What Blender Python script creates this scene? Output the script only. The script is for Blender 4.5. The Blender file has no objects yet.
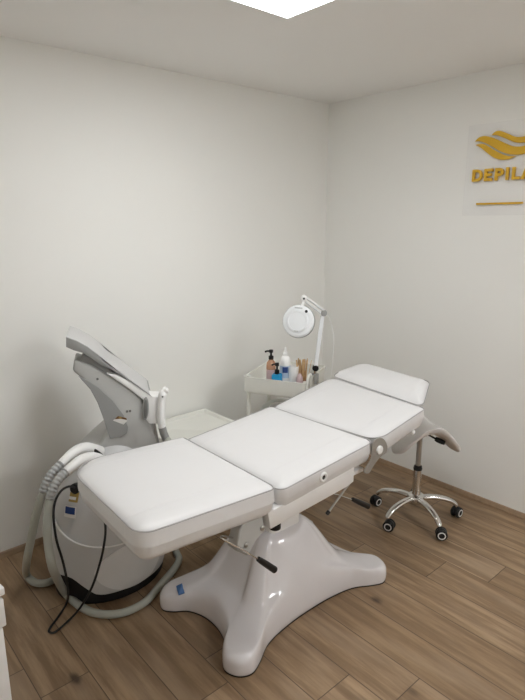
import bpy, bmesh, math, random
from mathutils import Vector, Matrix
random.seed(7)
sc = bpy.context.scene
col = sc.collection
PI = math.pi
R = math.radians

# ------------------------------------------------------------------ camera
H, F, PIT, YAW = 1.62, 548.0, R(13.15), R(48.65)
ZC = 1.476 * H
XD = (math.sin(YAW), math.cos(YAW))
YD = (-math.cos(YAW), math.sin(YAW))
CAM = Vector((-1.816 * H, -1.647 * H, H))
RIGHT = Vector((XD[0], YD[0], 0))

def ray(x, y):
    r, d = x - 262.5, y - 350
    fw = F * math.cos(PIT) - d * math.sin(PIT)
    dn = F * math.sin(PIT) + d * math.cos(PIT)
    return Vector((r * XD[0] + fw * XD[1], r * YD[0] + fw * YD[1], -dn))
def on_z(x, y, z):
    d = ray(x, y); return CAM + d * ((z - CAM.z) / d.z)
def on_y(x, y, Y):
    d = ray(x, y); return CAM + d * ((Y - CAM.y) / d.y)
def on_x(x, y, X):
    d = ray(x, y); return CAM + d * ((X - CAM.x) / d.x)
def on_p(x, y, p, n):
    d = ray(x, y); return CAM + d * ((Vector(p) - CAM).dot(n) / d.dot(n))

cd = bpy.data.cameras.new('camera')
cd.sensor_fit = 'HORIZONTAL'; cd.sensor_width = 36; cd.lens = F / 525 * 36
cd.clip_start = 0.02
cam = bpy.data.objects.new('camera', cd); col.objects.link(cam)
cam.location = CAM
cam.rotation_euler = (PI / 2 - PIT, 0, -math.atan2(XD[1], YD[1]))
sc.camera = cam

# ------------------------------------------------------------------ materials
def new_mat(name):
    m = bpy.data.materials.new(name); m.use_nodes = True
    nt = m.node_tree
    return m, nt, nt.nodes['Principled BSDF']
def mth(nt, op, a, b=None, c=None):
    n = nt.nodes.new('ShaderNodeMath'); n.operation = op
    for i, v in enumerate((a, b, c)):
        if v is None: continue
        if isinstance(v, (int, float)): n.inputs[i].default_value = v
        else: nt.links.new(v, n.inputs[i])
    return n.outputs[0]
def mixc(nt, f, a, b, mode='MIX'):
    n = nt.nodes.new('ShaderNodeMix'); n.data_type = 'RGBA'; n.blend_type = mode
    for sock, v in ((n.inputs[0], f), (n.inputs[6], a), (n.inputs[7], b)):
        if isinstance(v, (int, float)): sock.default_value = v
        elif isinstance(v, tuple): sock.default_value = (*v[:3], 1)
        else: nt.links.new(v, sock)
    return n.outputs[2]
def noise(nt, vec, scale, detail=3, rough=.5):
    n = nt.nodes.new('ShaderNodeTexNoise')
    n.inputs['Scale'].default_value = scale; n.inputs['Detail'].default_value = detail
    n.inputs['Roughness'].default_value = rough
    if vec is not None: nt.links.new(vec, n.inputs['Vector'])
    return n.outputs['Fac']
def ramp(nt, f, lo, hi):
    n = nt.nodes.new('ShaderNodeMapRange'); n.interpolation_type = 'SMOOTHSTEP'
    n.inputs[1].default_value = lo; n.inputs[2].default_value = hi
    nt.links.new(f, n.inputs[0]); return n.outputs[0]
def bump(nt, p, h, strength, dist):
    b = nt.nodes.new('ShaderNodeBump'); b.inputs['Strength'].default_value = strength
    b.inputs['Distance'].default_value = dist
    nt.links.new(h, b.inputs['Height']); nt.links.new(b.outputs[0], p.inputs['Normal'])
def tc(nt, which='Object'):
    return nt.nodes.new('ShaderNodeTexCoord').outputs[which]

def plain(name, c, rough=.5, metal=0, var=.04, nscale=12, coat=0, bmp=0, bscale=300, trans=0, ior=1.45):
    m, nt, p = new_mat(name)
    f = noise(nt, tc(nt), nscale, 3)
    dark = tuple(max(0, x * (1 - var)) for x in c); lite = tuple(min(1, x * (1 + var)) for x in c)
    nt.links.new(mixc(nt, f, dark, lite), p.inputs['Base Color'])
    p.inputs['Roughness'].default_value = rough; p.inputs['Metallic'].default_value = metal
    p.inputs['Coat Weight'].default_value = coat; p.inputs['Transmission Weight'].default_value = trans
    p.inputs['IOR'].default_value = ior
    if bmp: bump(nt, p, noise(nt, tc(nt), bscale, 2), bmp, .002)
    return m
def emit(name, c, s):
    m, nt, p = new_mat(name)
    p.inputs['Base Color'].default_value = (.9, .9, .9, 1)
    p.inputs['Emission Color'].default_value = (*c, 1); p.inputs['Emission Strength'].default_value = s
    return m

def vinyl_mat(name, c):
    m, nt, p = new_mat(name)
    o = tc(nt)
    n1 = noise(nt, o, 5, 3)
    nt.links.new(mixc(nt, n1, tuple(x * .965 for x in c), c), p.inputs['Base Color'])
    p.inputs['Roughness'].default_value = .42
    sx = nt.nodes.new('ShaderNodeSeparateXYZ'); nt.links.new(o, sx.inputs[0])
    a = mth(nt, 'ABSOLUTE', sx.outputs[1])
    a = mth(nt, 'ABSOLUTE', mth(nt, 'SUBTRACT', a, .205))
    groove = ramp(nt, a, 0, .012)
    h = mth(nt, 'ADD', mth(nt, 'MULTIPLY', groove, .35), mth(nt, 'MULTIPLY', noise(nt, o, 9, 2), 1.1))
    h = mth(nt, 'ADD', h, mth(nt, 'MULTIPLY', noise(nt, o, 420, 2), .05))
    bump(nt, p, h, .35, .008)
    return m

def wall_mat(name, c, var=.02):
    m, nt, p = new_mat(name)
    g = nt.nodes.new('ShaderNodeNewGeometry').outputs['Position']
    f = noise(nt, g, 1.3, 4, .6)
    nt.links.new(mixc(nt, f, tuple(x * (1 - var) for x in c), tuple(x * (1 + var) for x in c)), p.inputs['Base Color'])
    p.inputs['Roughness'].default_value = .75
    p.inputs['Specular IOR Level'].default_value = .25
    bump(nt, p, noise(nt, g, 160, 3), .12, .002)
    return m

PW = .178
def floor_mat():
    m, nt, p = new_mat('oak_planks')
    g = nt.nodes.new('ShaderNodeNewGeometry').outputs['Position']
    s = nt.nodes.new('ShaderNodeSeparateXYZ'); nt.links.new(g, s.inputs[0])
    X = mth(nt, 'DIVIDE', mth(nt, 'ADD', s.outputs[0], 2.475), PW)
    row = mth(nt, 'FLOOR', X); fx = mth(nt, 'SUBTRACT', X, row)
    w1 = nt.nodes.new('ShaderNodeTexWhiteNoise'); w1.noise_dimensions = '1D'; nt.links.new(mth(nt, 'ADD', row, 3.37), w1.inputs['W'])
    Y = mth(nt, 'ADD', mth(nt, 'DIVIDE', mth(nt, 'ADD', s.outputs[1], .90), 1.22), w1.outputs['Value'])
    idx = mth(nt, 'FLOOR', Y); fy = mth(nt, 'SUBTRACT', Y, idx)
    cm = nt.nodes.new('ShaderNodeCombineXYZ'); nt.links.new(row, cm.inputs[0]); nt.links.new(idx, cm.inputs[1])
    w2 = nt.nodes.new('ShaderNodeTexWhiteNoise'); w2.noise_dimensions = '2D'; nt.links.new(cm.outputs[0], w2.inputs['Vector'])
    rnd = w2.outputs['Value']
    # grain coordinates: stretched along the plank, shifted per plank
    gc = nt.nodes.new('ShaderNodeCombineXYZ')
    nt.links.new(mth(nt, 'ADD', mth(nt, 'MULTIPLY', s.outputs[0], 26), mth(nt, 'MULTIPLY', rnd, 40)), gc.inputs[0])
    nt.links.new(mth(nt, 'ADD', mth(nt, 'MULTIPLY', s.outputs[1], 2.2), mth(nt, 'MULTIPLY', rnd, 90)), gc.inputs[1])
    gr = noise(nt, gc.outputs[0], 1.0, 6, .62)
    gc2 = nt.nodes.new('ShaderNodeCombineXYZ')
    nt.links.new(mth(nt, 'ADD', mth(nt, 'MULTIPLY', s.outputs[0], 8), mth(nt, 'MULTIPLY', rnd, 17)), gc2.inputs[0])
    nt.links.new(mth(nt, 'ADD', mth(nt, 'MULTIPLY', s.outputs[1], 1.6), mth(nt, 'MULTIPLY', rnd, 31)), gc2.inputs[1])
    cl = noise(nt, gc2.outputs[0], 1.0, 3, .5)
    base = mixc(nt, rnd, (.305, .203, .115), (.395, .272, .164))
    c1 = mixc(nt, ramp(nt, gr, .36, .70), (.165, .100, .052), base)
    c1 = mixc(nt, .8, base, c1)
    c2 = mixc(nt, mth(nt, 'MULTIPLY', ramp(nt, cl, .45, .75), .5), c1, (.38, .28, .19))
    # knots
    kc = nt.nodes.new('ShaderNodeCombineXYZ')
    nt.links.new(mth(nt, 'MULTIPLY', s.outputs[0], 4.4), kc.inputs[0]); nt.links.new(mth(nt, 'MULTIPLY', s.outputs[1], 2.5), kc.inputs[1])
    v = nt.nodes.new('ShaderNodeTexVoronoi'); v.inputs['Scale'].default_value = 1; nt.links.new(kc.outputs[0], v.inputs['Vector'])
    jit = mth(nt, 'ADD', v.outputs['Distance'], mth(nt, 'MULTIPLY', mth(nt, 'SUBTRACT', gr, .5), .12))
    sv = nt.nodes.new('ShaderNodeSeparateColor'); nt.links.new(v.outputs['Color'], sv.inputs[0])
    kn = mth(nt, 'MULTIPLY', mth(nt, 'SUBTRACT', 1, ramp(nt, jit, .025, .11)), mth(nt, 'GREATER_THAN', sv.outputs[0], .45))
    halo = mth(nt, 'MULTIPLY', mth(nt, 'SUBTRACT', 1, ramp(nt, jit, .03, .24)), mth(nt, 'GREATER_THAN', sv.outputs[0], .45))
    c3 = mixc(nt, mth(nt, 'MULTIPLY', halo, .35), c2, (.15, .09, .05))
    c3 = mixc(nt, mth(nt, 'MULTIPLY', kn, .85), c3, (.05, .03, .018))
    # seams
    ex = mth(nt, 'MULTIPLY', mth(nt, 'MINIMUM', fx, mth(nt, 'SUBTRACT', 1, fx)), PW)
    ey = mth(nt, 'MULTIPLY', mth(nt, 'MINIMUM', fy, mth(nt, 'SUBTRACT', 1, fy)), 1.22)
    e = ramp(nt, mth(nt, 'MINIMUM', ex, ey), .0004, .0026)
    c4 = mixc(nt, e, (.075, .048, .03), c3)
    nt.links.new(c4, p.inputs['Base Color'])
    nt.links.new(mth(nt, 'ADD', .38, mth(nt, 'MULTIPLY', gr, .2)), p.inputs['Roughness'])
    bump(nt, p, mth(nt, 'ADD', mth(nt, 'MULTIPLY', e, 1), mth(nt, 'MULTIPLY', gr, .25)), .25, .002)
    return m

def glass_mat(name, c, rough=.05, tint=1.0):
    m, nt, p = new_mat(name)
    p.inputs['Base Color'].default_value = (*c, 1); p.inputs['Roughness'].default_value = rough
    t = nt.nodes.new('ShaderNodeBsdfTransparent'); t.inputs[0].default_value = (*c, 1)
    x = nt.nodes.new('ShaderNodeMixShader'); lw = nt.nodes.new('ShaderNodeLayerWeight'); lw.inputs[0].default_value = .25
    f = mth(nt, 'ADD', mth(nt, 'MULTIPLY', lw.outputs['Fresnel'], .5 * (1 - tint) + .06), 1 - tint)
    nt.links.new(f, x.inputs[0]); nt.links.new(t.outputs[0], x.inputs[1]); nt.links.new(p.outputs[0], x.inputs[2])
    nt.links.new(x.outputs[0], nt.nodes['Material Output'].inputs['Surface'])
    return m

WALL = (.86, .86, .835)
M = dict(
    wall=wall_mat('wall_paint', WALL), ceiling=wall_mat('ceiling_paint', (.86, .85, .83)),
    floor=floor_mat(),
    vinyl=vinyl_mat('white_vinyl', (.75, .745, .75)),
    piping=plain('grey_piping', (.42, .41, .41), .5),
    enamel=plain('white_enamel', (.78, .77, .76), .35),
    fibre=plain('gloss_fibreglass', (.72, .70, .715), .16, coat=.5),
    chrome=plain('chrome', (.72, .71, .69), .16, 1),
    steel=plain('brushed_steel', (.45, .44, .42), .32, 1),
    black=plain('black_plastic', (.007, .007, .0075), .42),
    rubber=plain('black_rubber', (.010, .010, .0105), .6),
    taupe=plain('taupe_bracket', (.31, .29, .26), .38, .2),
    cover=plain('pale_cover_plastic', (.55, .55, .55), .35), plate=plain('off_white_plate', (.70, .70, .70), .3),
    housing_shade=plain('housing_shaded_plastic', (.30, .305, .30), .42),  # screen housing, its side shade put into the colour
    lgrey=plain('light_grey_plastic', (.47, .475, .465), .4),
    mgrey=plain('mid_grey_plastic', (.30, .305, .30), .42),
    bezel=plain('pale_grey_plastic', (.47, .465, .475), .45),
    dgrey=plain('dark_grey_plastic', (.13, .13, .125), .4),
    wplastic=plain('white_plastic', (.82, .82, .81), .28),
    hose=plain('hose_grey', (.40, .41, .365), .45),
    ribbed=plain('ribbed_grey', (.42, .43, .43), .5),
    screen=plain('black_screen', (.01, .011, .013), .08),
    cream=plain('cream_enamel', (.78, .78, .73), .4),
    skirt=plain('oak_trim', (.30, .205, .13), .45, var=.25, nscale=30),
    acrylic=glass_mat('clear_acrylic', (.992, .992, .995), .06, .985),
    gold=plain('gold_acrylic', (.70, .42, .03), .3, 0),
    amber=glass_mat('amber_liquid', (.80, .56, .40), .12, .62),
    blue=plain('blue_plastic', (.01, .26, .52), .25),
    navy=plain('navy_label', (.015, .05, .2), .4),
    sblue=plain('blue_sticker', (.06, .16, .38), .3),
    pale=plain('pale_blue_label', (.42, .53, .66), .4),
    yellow=plain('yellow_sticker', (.36, .25, .07), .4),
    brown=plain('brown_sticker', (.16, .08, .03), .4),
    paper=plain('white_sticker', (.75, .74, .72), .5),
    wood=plain('birch_wood', (.62, .42, .22), .6, var=.3, nscale=40),
    pink=plain('dusty_pink_plastic', (.56, .42, .43), .35),
    seatv=plain('grey_white_vinyl', (.72, .70, .695), .4, bmp=.1),
    film=plain('pale_bundle', (.60, .61, .58), .3),
    lens=plain('lamp_lid', (.80, .82, .84), .2, coat=.3),
    panel=emit('led_panel', (.965, .985, .995), 13.0),
    panel_bright=emit('led_panel_bright', (.965, .98, 1.0), 26.0),
)

# ------------------------------------------------------------------ mesh helpers
class MB:
    def __init__(s): s.v = []; s.f = []; s.m = []
    def add(s, v, f, mi=0):
        b = len(s.v); s.v += [Vector(p) for p in v]
        s.f += [tuple(i + b for i in q) for q in f]; s.m += [mi] * len(f); return s
    def merge(s, o, mi=0): return s.add(o.v, o.f, mi)
    def tf(s, mat): s.v = [mat @ p for p in s.v]; return s

def wloc(o):
    p = Vector((0, 0, 0))
    while o is not None: p += o.location; o = o.parent
    return p
def build(name, mb, mat, parent=None, sharp=35, local=False, recalc=True):
    base = Vector((0, 0, 0)) if (local or parent is None) else wloc(parent)
    me = bpy.data.meshes.new(name)
    me.from_pydata([p - base for p in mb.v], [], mb.f)
    mats = mat if isinstance(mat, list) else [mat]
    for x in mats: me.materials.append(M[x])
    if len(mats) > 1: me.polygons.foreach_set('material_index', mb.m)
    if recalc:
        bm = bmesh.new(); bm.from_mesh(me)
        bmesh.ops.recalc_face_normals(bm, faces=bm.faces); bm.to_mesh(me); bm.free()
    me.shade_smooth(); me.set_sharp_from_angle(angle=R(sharp)); me.update()
    o = bpy.data.objects.new(name, me); col.objects.link(o)
    if parent is not None: o.parent = parent
    return o
def tag(o, label=None, cat=None, group=None, kind=None):
    if label: o['label'] = label
    if cat: o['category'] = cat
    if group: o['group'] = group
    if kind: o['kind'] = kind
    return o
def thing(name, label, cat, loc, group=None):
    o = bpy.data.objects.new(name, None); o.empty_display_size = .1; col.objects.link(o)
    o.location = loc; return tag(o, label, cat, group)
def single(name, mb, mat, label, cat, group=None, sharp=35):
    c = sum(mb.v, Vector()) / len(mb.v); c.z = min(p.z for p in mb.v)
    for p in mb.v: p -= c
    o = build(name, mb, mat, None, sharp); o.location = c
    return tag(o, label, cat, group)

def box(x0, x1, y0, y1, z0, z1, bev=0, seg=2):
    mb = MB()
    v = [(x, y, z) for x in (x0, x1) for y in (y0, y1) for z in (z0, z1)]
    f = [(0, 1, 3, 2), (4, 6, 7, 5), (0, 4, 5, 1), (2, 3, 7, 6), (0, 2, 6, 4), (1, 5, 7, 3)]
    mb.add(v, f)
    return bevel(mb, bev, seg) if bev else mb
def bevel(mb, w, seg=2, ang=30):
    bm = bmesh.new(); vs = [bm.verts.new(p) for p in mb.v]
    for q in mb.f: bm.faces.new([vs[i] for i in q])
    bmesh.ops.recalc_face_normals(bm, faces=bm.faces)
    ed = [e for e in bm.edges if len(e.link_faces) == 2 and e.calc_face_angle() > R(ang)]
    bmesh.ops.bevel(bm, geom=ed, offset=w, segments=seg, profile=.5, affect='EDGES', clamp_overlap=True)
    bm.verts.index_update()
    r = MB(); r.add([v.co.copy() for v in bm.verts], [tuple(v.index for v in f.verts) for f in bm.faces]); bm.free()
    return r
def loft(rings, cap0=True, cap1=True):
    n = len(rings[0]); mb = MB(); v = [p for r in rings for p in r]; f = []
    for k in range(len(rings) - 1):
        for i in range(n):
            j = (i + 1) % n
            f.append((k * n + i, k * n + j, (k + 1) * n + j, (k + 1) * n + i))
    if cap0: f.append(tuple(range(n))[::-1])
    if cap1: f.append(tuple(range((len(rings) - 1) * n, len(rings) * n)))
    return mb.add(v, f)
def frame_of(d):
    d = Vector(d).normalized()
    a = Vector((0, 0, 1)) if abs(d.z) < .9 else Vector((1, 0, 0))
    u = a.cross(d).normalized(); return u, d.cross(u).normalized(), d
def spline(pts, n=8, closed=False):
    P = [Vector(p) for p in pts]; N = len(P); out = []
    for i in range(N if closed else N - 1):
        a = P[(i - 1) % N] if closed else P[max(i - 1, 0)]
        b = P[i]; c = P[(i + 1) % N]; d = P[(i + 2) % N] if closed else P[min(i + 2, N - 1)]
        for k in range(n):
            t = k / n
            out.append(.5 * ((2 * b) + (c - a) * t + (2 * a - 5 * b + 4 * c - d) * t * t + (3 * b - a - 3 * c + d) * t ** 3))
    if not closed: out.append(P[-1])
    return out
def tube(path, r, seg=12, closed=False, rfun=None, flat=1.0):
    P = [Vector(p) for p in path]; n = len(P); rings = []
    def tg(i):
        a = P[(i - 1) % n] if closed else P[max(i - 1, 0)]
        b = P[(i + 1) % n] if closed else P[min(i + 1, n - 1)]
        return (b - a).normalized()
    u, w, d = frame_of(tg(0))
    for i in range(n):
        t = tg(i)
        u = (u - t * u.dot(t)).normalized(); w = t.cross(u)
        rr = r if rfun is None else rfun(i / (n - 1))
        rings.append([P[i] + u * (rr * math.cos(a)) + w * (rr * flat * math.sin(a)) for a in (2 * PI * k / seg for k in range(seg))])
    if closed: rings.append(rings[0]); return loft(rings, False, False)
    return loft(rings)
def rod(a, b, r, seg=12, r2=None):
    r2 = r if r2 is None else r2
    return tube([a, b], r, seg, rfun=lambda t: r + (r2 - r) * t)
def lathe(prof, seg=32, c=(0, 0, 0), axis=(0, 0, 1)):
    u, w, d = frame_of(axis); c = Vector(c)
    rings = [[c + d * z + u * (r * math.cos(a)) + w * (r * math.sin(a)) for a in (2 * PI * k / seg for k in range(seg))] for r, z in prof]
    return loft(rings, prof[0][0] > 1e-5, prof[-1][0] > 1e-5)
def prism(pts, off):                      # outline of world points, swept along off
    off = Vector(off); n = len(pts); p = [Vector(q) for q in pts]
    f = [tuple(range(n))[::-1], tuple(range(n, 2 * n))] + [(i, (i + 1) % n, n + (i + 1) % n, n + i) for i in range(n)]
    return MB().add(p + [q + off for q in p], f)
def rpoly(corners, radii, inset=0, n=8):  # rounded convex polygon, counter-clockwise, with inset
    N = len(corners); P = [Vector((c[0], c[1])) for c in corners]; out = []
    nrm = []
    for i in range(N):
        d = (P[(i + 1) % N] - P[i]).normalized(); nrm.append(Vector((-d.y, d.x)))
    Q = []
    for i in range(N):
        n0, n1 = nrm[i - 1], nrm[i]
        Q.append(P[i] + (n0 + n1) * (inset / (1 + n0.dot(n1))))
    for i in range(N):
        d0 = (Q[i - 1] - Q[i]).normalized(); d1 = (Q[(i + 1) % N] - Q[i]).normalized()
        half = math.acos(max(-1, min(1, d0.dot(d1)))) / 2
        r = max(radii[i] - inset, .004); L = r / math.tan(half)
        bis = (d0 + d1).normalized(); c = Q[i] + bis * (r / math.sin(half))
        s = Q[i] + d0 * L; e = Q[i] + d1 * L
        a0 = math.atan2(s.y - c.y, s.x - c.x); a1 = math.atan2(e.y - c.y, e.x - c.x)
        while a1 < a0: a1 += 2 * PI
        if a1 - a0 > PI: a1 -= 2 * PI
        for k in range(n + 1):
            a = a0 + (a1 - a0) * k / n; out.append((c.x + r * math.cos(a), c.y + r * math.sin(a)))
    return out

# ------------------------------------------------------------------ room
X0, Y0 = -3.9, -4.5
def structure(name, mb, mat, label=None):
    o = build(name, mb, mat, None, 30); o['kind'] = 'structure'
    if label: o['label'] = label
    return o
structure('floor', box(X0 - .1, .1, Y0 - .1, .1, -.1, 0), 'floor')
structure('ceiling', box(X0 - .1, .1, Y0 - .1, .1, ZC, ZC + .1), 'ceiling')
structure('wall_left', box(X0 - .1, .1, 0, .1, 0, ZC), 'wall')
structure('wall_right', box(0, .1, Y0 - .1, 0, 0, ZC), 'wall')
structure('wall_back', box(X0 - .1, 0, Y0 - .1, Y0, 0, ZC), 'wall')
structure('wall_front', box(X0 - .1, X0, Y0, 0, 0, ZC), 'wall')
def skirt_prof(t=.012, h=.029): return [(0, 0), (t + .004, 0), (t + .004, .006), (t, .012), (t * .75, h - .004), (t * .4, h), (0, h)]
pr = skirt_prof()
structure('baseboard_left', loft([[Vector((x, -a, b)) for a, b in pr] for x in (X0, -.0)]), 'skirt')
structure('baseboard_right', loft([[Vector((-a, y, b)) for a, b in pr] for y in (Y0, -.0)]), 'skirt')

# ------------------------------------------------------------------ ceiling lights
def ceiling_light(cx, cy, label, mat='panel'):
    t = thing('ceiling_light', label, 'ceiling light', (cx, cy, ZC), 'square ceiling light panels')
    s = .30
    fr = MB()
    for a, b, c, d in ((-s, s, -s, -s + .008), (-s, s, s - .008, s), (-s, -s + .008, -s, s), (s - .008, s, -s, s)):
        fr.merge(box(cx + a, cx + b, cy + c, cy + d, ZC - .012, ZC))
    build('frame', fr, 'wplastic', t)
    build('diffuser', box(cx - s + .008, cx + s - .008, cy - s + .008, cy + s - .008, ZC - .009, ZC - .002), mat, t)
ceiling_light(-1.622, -1.272, 'bright square ceiling light panel above the foot of the treatment bed')
ceiling_light(-1.05, -3.65, 'square ceiling light panel far from the bed, near the back of the right wall', 'panel_bright')

# ------------------------------------------------------------------ treatment bed
BX, BY = -1.465, -1.06
bed = thing('treatment_bed', 'long white padded treatment bed in four sections on a glossy four-lobed base', 'treatment bed', (BX, BY, 0))
YN, YF = -1.368, -.752
def cushion(name, corners, radii, zt, T=.10, crown=.014, mat='vinyl', dmax=.14, tuck=1):
    prof = ([(.055 * tuck, -T), (.028 * tuck, -T + .004), (.012 * tuck, -T + .014), (.003 * tuck, -T + .034), (0, -T + .05 * tuck), (-.003, -T * .45), (0, -.014)] if T > .05 else [(.05, -T), (.012, -T + .002), (.003, -T + .008)]) + [(.001, -.010), (.003, -.006), (.012, .002), (.028, crown * .6), (.055, crown * .88), (.09, crown), (.14, crown * 1.02)]
    prof = [q for q in prof if q[0] <= dmax]
    rings = []
    for d, z in prof: rings.append([Vector((x, y, zt(x) + z)) for x, y in rpoly(corners, radii, d)])
    c = build(name, loft(rings), mat, bed, 60)
    path = [Vector((x, y, zt(x) - .004)) for x, y in rpoly(corners, radii, .0)]
    build('piping', tube(path, .0024, 6, True), 'piping', c)
    return c
def lin(xa, za, xb, zb): return lambda x: za + (zb - za) * (x - xa) / (xb - xa)
zf = lin(-2.26, .738, -1.72, .706); zs = lin(-1.71, .688, -1.17, .732)
zb = lin(-1.15, .728, -.79, .790); zp = lin(-.80, .801, -.58, .860)
cushion('foot_cushion', [(-2.272, YN + .004), (-1.729, YN), (-1.716, YF), (-2.243, YF)], [.055, .03, .02, .17], zf, T=.122, tuck=1.7)
cushion('seat_cushion', [(-1.711, YN), (-1.180, YN), (-1.199, YF), (-1.704, YF)], [.035, .03, .03, .02], zs)
cushion('back_cushion', [(-1.155, YN), (-.80, YN), (-.750, YF), (-1.194, YF)], [.075, .02, .06, .03], zb)
cushion('head_cushion', [(-.812, YN + .006), (-.60, -1.262), (-.575, -.83), (-.765, YF)], [.025, .05, .09, .035], zp, T=.024, crown=.026, dmax=.06)
# eyelets on the near sides
def eyelet(p, r=.021):
    e = MB(); prof = [(r * .45, .0), (r * .45, .005), (r * .75, .007), (r, .004), (r, 0)]
    e.merge(lathe(prof, 20, p, (0, -1, 0)))
    o = build('eyelet', e, 'wplastic', bed); o['label'] = 'white ringed eyelet'
    build('hole', lathe([(r * .45, 0), (r * .45, .0035)], 16, p, (0, -1, 0)), 'black', o)
eyelet(on_y(323, 477, YN - .002)); 
p = on_y(413, 432, YN - .001)
build('side_button', lathe([(.011, 0), (.011, .004), (.008, .008), (.003, .0095)], 16, p, (0, -1, 0)), 'wplastic', bed)
# steel frame below the seat
fr = MB()
zl = lin(-1.79, .548, -1.31, .566); zh = lin(-1.79, .612, -1.31, .652)
for y in (YN + .008, YF - .048):
    xs_ = -1.752
    pts = [Vector((xs_, y, zl(xs_) - .004)), Vector((-1.335, y, zl(-1.335) + .004)), Vector((-1.29, y, zl(-1.29) + .012)), Vector((-1.29, y, zh(-1.29) + .002)), Vector((xs_ - .012, y, zh(xs_)))]
    fr.merge(bevel(prism(pts, (0, .04, 0)), .004))
for x in (-1.725, -1.345):
    fr.merge(box(x - .02, x + .02, YN + .04, YF - .04, .58, .62, .004))
fr.merge(box(-1.62, -1.36, -1.24, -.88, .535, .60, .01))
fr.merge(box(-1.70, -1.2, YN + .03, YF - .03, .588, .606, .004))
build('frame', fr, 'enamel', bed)
def board(x0, x1, y0, w, z, d0=.118, d1=.096):
    build('support_board', prism([Vector((x0, y0, z(x0) - d0)), Vector((x1, y0, z(x1) - d0)), Vector((x1, y0, z(x1) - d1)), Vector((x0, y0, z(x0) - d1))], (0, w, 0)), 'enamel', bed)
board(-2.12, -1.76, YN + .08, .45, zf); board(-1.10, -.82, YN + .06, .49, zb); board(-.77, -.64, -1.2, .28, zp, .045, .023)
# curved hinge plates between seat and back, both sides
def hinge(y, s):
    pts = [(363, 472), (366, 466), (370.5, 457), (371.5, 444), (375, 439), (380, 437.5), (384, 440), (386.5, 446), (385.5, 452), (381, 455.5), (377, 459.5), (372, 466.5), (368, 473)]
    P = [on_y(a, b, YN - .004) for a, b in pts]
    P = spline(P, 3, True)
    for q in P: q.y = y
    o = build('hinge_bracket', bevel(prism(P, (0, s * .006, 0)), .0015, 1), 'taupe', bed)
    o['label'] = 'curved taupe hinge bracket'
    c = on_y(377, 449, YN); c.y = y
    build('cap', lathe([(.019, 0), (.019, .006), (.017, .009), (.010, .011), (.004, .0115)], 24, c, (0, -s, 0)), 'wplastic', o)
hinge(YN - .010, 1); hinge(YF + .010, -1)
# chrome bracket and bolts under the foot joint
yb = YN + .03
P = [on_y(a, b, yb) for a, b in ((246, 519), (262, 511), (265, 531), (256, 541), (248, 556), (236, 551), (240, 530))]
cb = build('leg_bracket', bevel(prism(P, (0, .05, 0)),   .003, 1), 'lgrey', bed)
for a, b in ((262, 528), (246, 545)):
    q = on_y(a, b, yb); build('bolt', lathe([(.010, 0), (.010, .004), (.006, .007), (.003, .0072)], 10, q, (0, -1, 0)), 'steel', cb)
q = on_y(275, 525, YN + .06)
build('adjusting_knob', lathe([(.016, -.016), (.022, -.012), (.022, .008), (.012, .014), (.008, .05)], 16, q), 'black', bed)
# bent-wire lever with black grip
yl = YN + .02
W = [on_y(a, b, y) for a, b, y in ((249, 541, yl + .05), (236, 538.5, yl + .04), (224, 536, yl + .03), (221, 537.5, yl + .02), (226, 541, yl + .01), (243, 550, yl), (259, 559.5, yl))]
lv = build('lever', tube(spline(W, 5), .0035, 8), 'chrome', bed)
a, b = on_y(257.5, 558.5, yl), on_y(275, 570, yl); d = b - a
build('grip', tube([a + d * t for t in (0, .04, .2, .5, .85, .97, 1)], .01, 14, rfun=lambda t: .0075 + .006 * math.sin(min(1, t * 1.25) * PI * .5) - (.005 if t in (0, 1) else 0)), 'black', lv)
ly = YN + .10
lv2 = build('lever', tube([on_y(318, 491, ly), on_y(338, 495, ly), on_y(354, 500.5, ly)], .0032, 8), 'chrome', bed)
a, b = on_y(352, 499, ly), on_y(368.5, 506.5, ly); d = b - a
build('grip', tube([a + d * t for t in (0, .04, .2, .5, .85, .97, 1)], .01, 14, rfun=lambda t: .0075 + .006 * math.sin(min(1, t * 1.25) * PI * .5) - (.005 if t in (0, 1) else 0)), 'black', lv2)
a, b = on_y(349, 484, YN + .03), on_y(328.5, 512, YN + .03)
st = build('strut', rod(a, b, .0045, 10), 'steel', bed)
build('strut_tip', lathe([(.004, -.005), (.0085, -.003), (.0085, .010), (.005, .013)], 12, b, (b - a)), 'black', st)
# column
build('column', loft([[Vector((BX + x, BY + y, z)) for x, y in rpoly([(-.09, -.09), (.09, -.09), (.09, .09), (-.09, .09)], [.03] * 4, 0, 4)] for z in (.30, .56)]), 'enamel', bed)
# pedestal: four lobes swept up to a bell
Q1 = [(.385, .0), (.395, .08), (.425, .15), (.475, .195), (.505, .245), (.485, .30), (.435, .325), (.375, .305), (.28, .255), (.15, .232), (0, .226)]
Q1 = [(x * .93, y * .97) for x, y in Q1]
ctrl = [(x, y) for x, y in Q1] + [(-x, y) for x, y in Q1[:-1][::-1]] + [(-x, -y) for x, y in Q1[1:]] + [(x, -y) for x, y in Q1[1:-1][::-1]]
ctrl = [((x + .012) * (.975 if x > 0 else 1), y * .84 if y > 0 else y) for x, y in ctrl]
ol = [(p.x, p.y) for p in spline([Vector((x, y, 0)) for x, y in ctrl], 6, True)]
def smooth(a, b, x):
    t = max(0, min(1, (x - a) / (b - a))); return t * t * (3 - 2 * t)
rings = []
N = len(ol)
hr = [math.hypot(x, y) for x, y in ol]
def top_z(t, k):
    r = hr[k] * t
    rel = max(0, min(1, (hr[k] - .22) / .33))
    g = 1 - smooth(.115, .235 + .10 * rel, r)          # bell
    ridge = 1 - smooth(.14, .46, r)                    # skirt running out along each lobe
    tail = 1 - smooth(.2, 1.0, t)
    return .082 + .03 * tail + .15 * g + .085 * ridge
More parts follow.
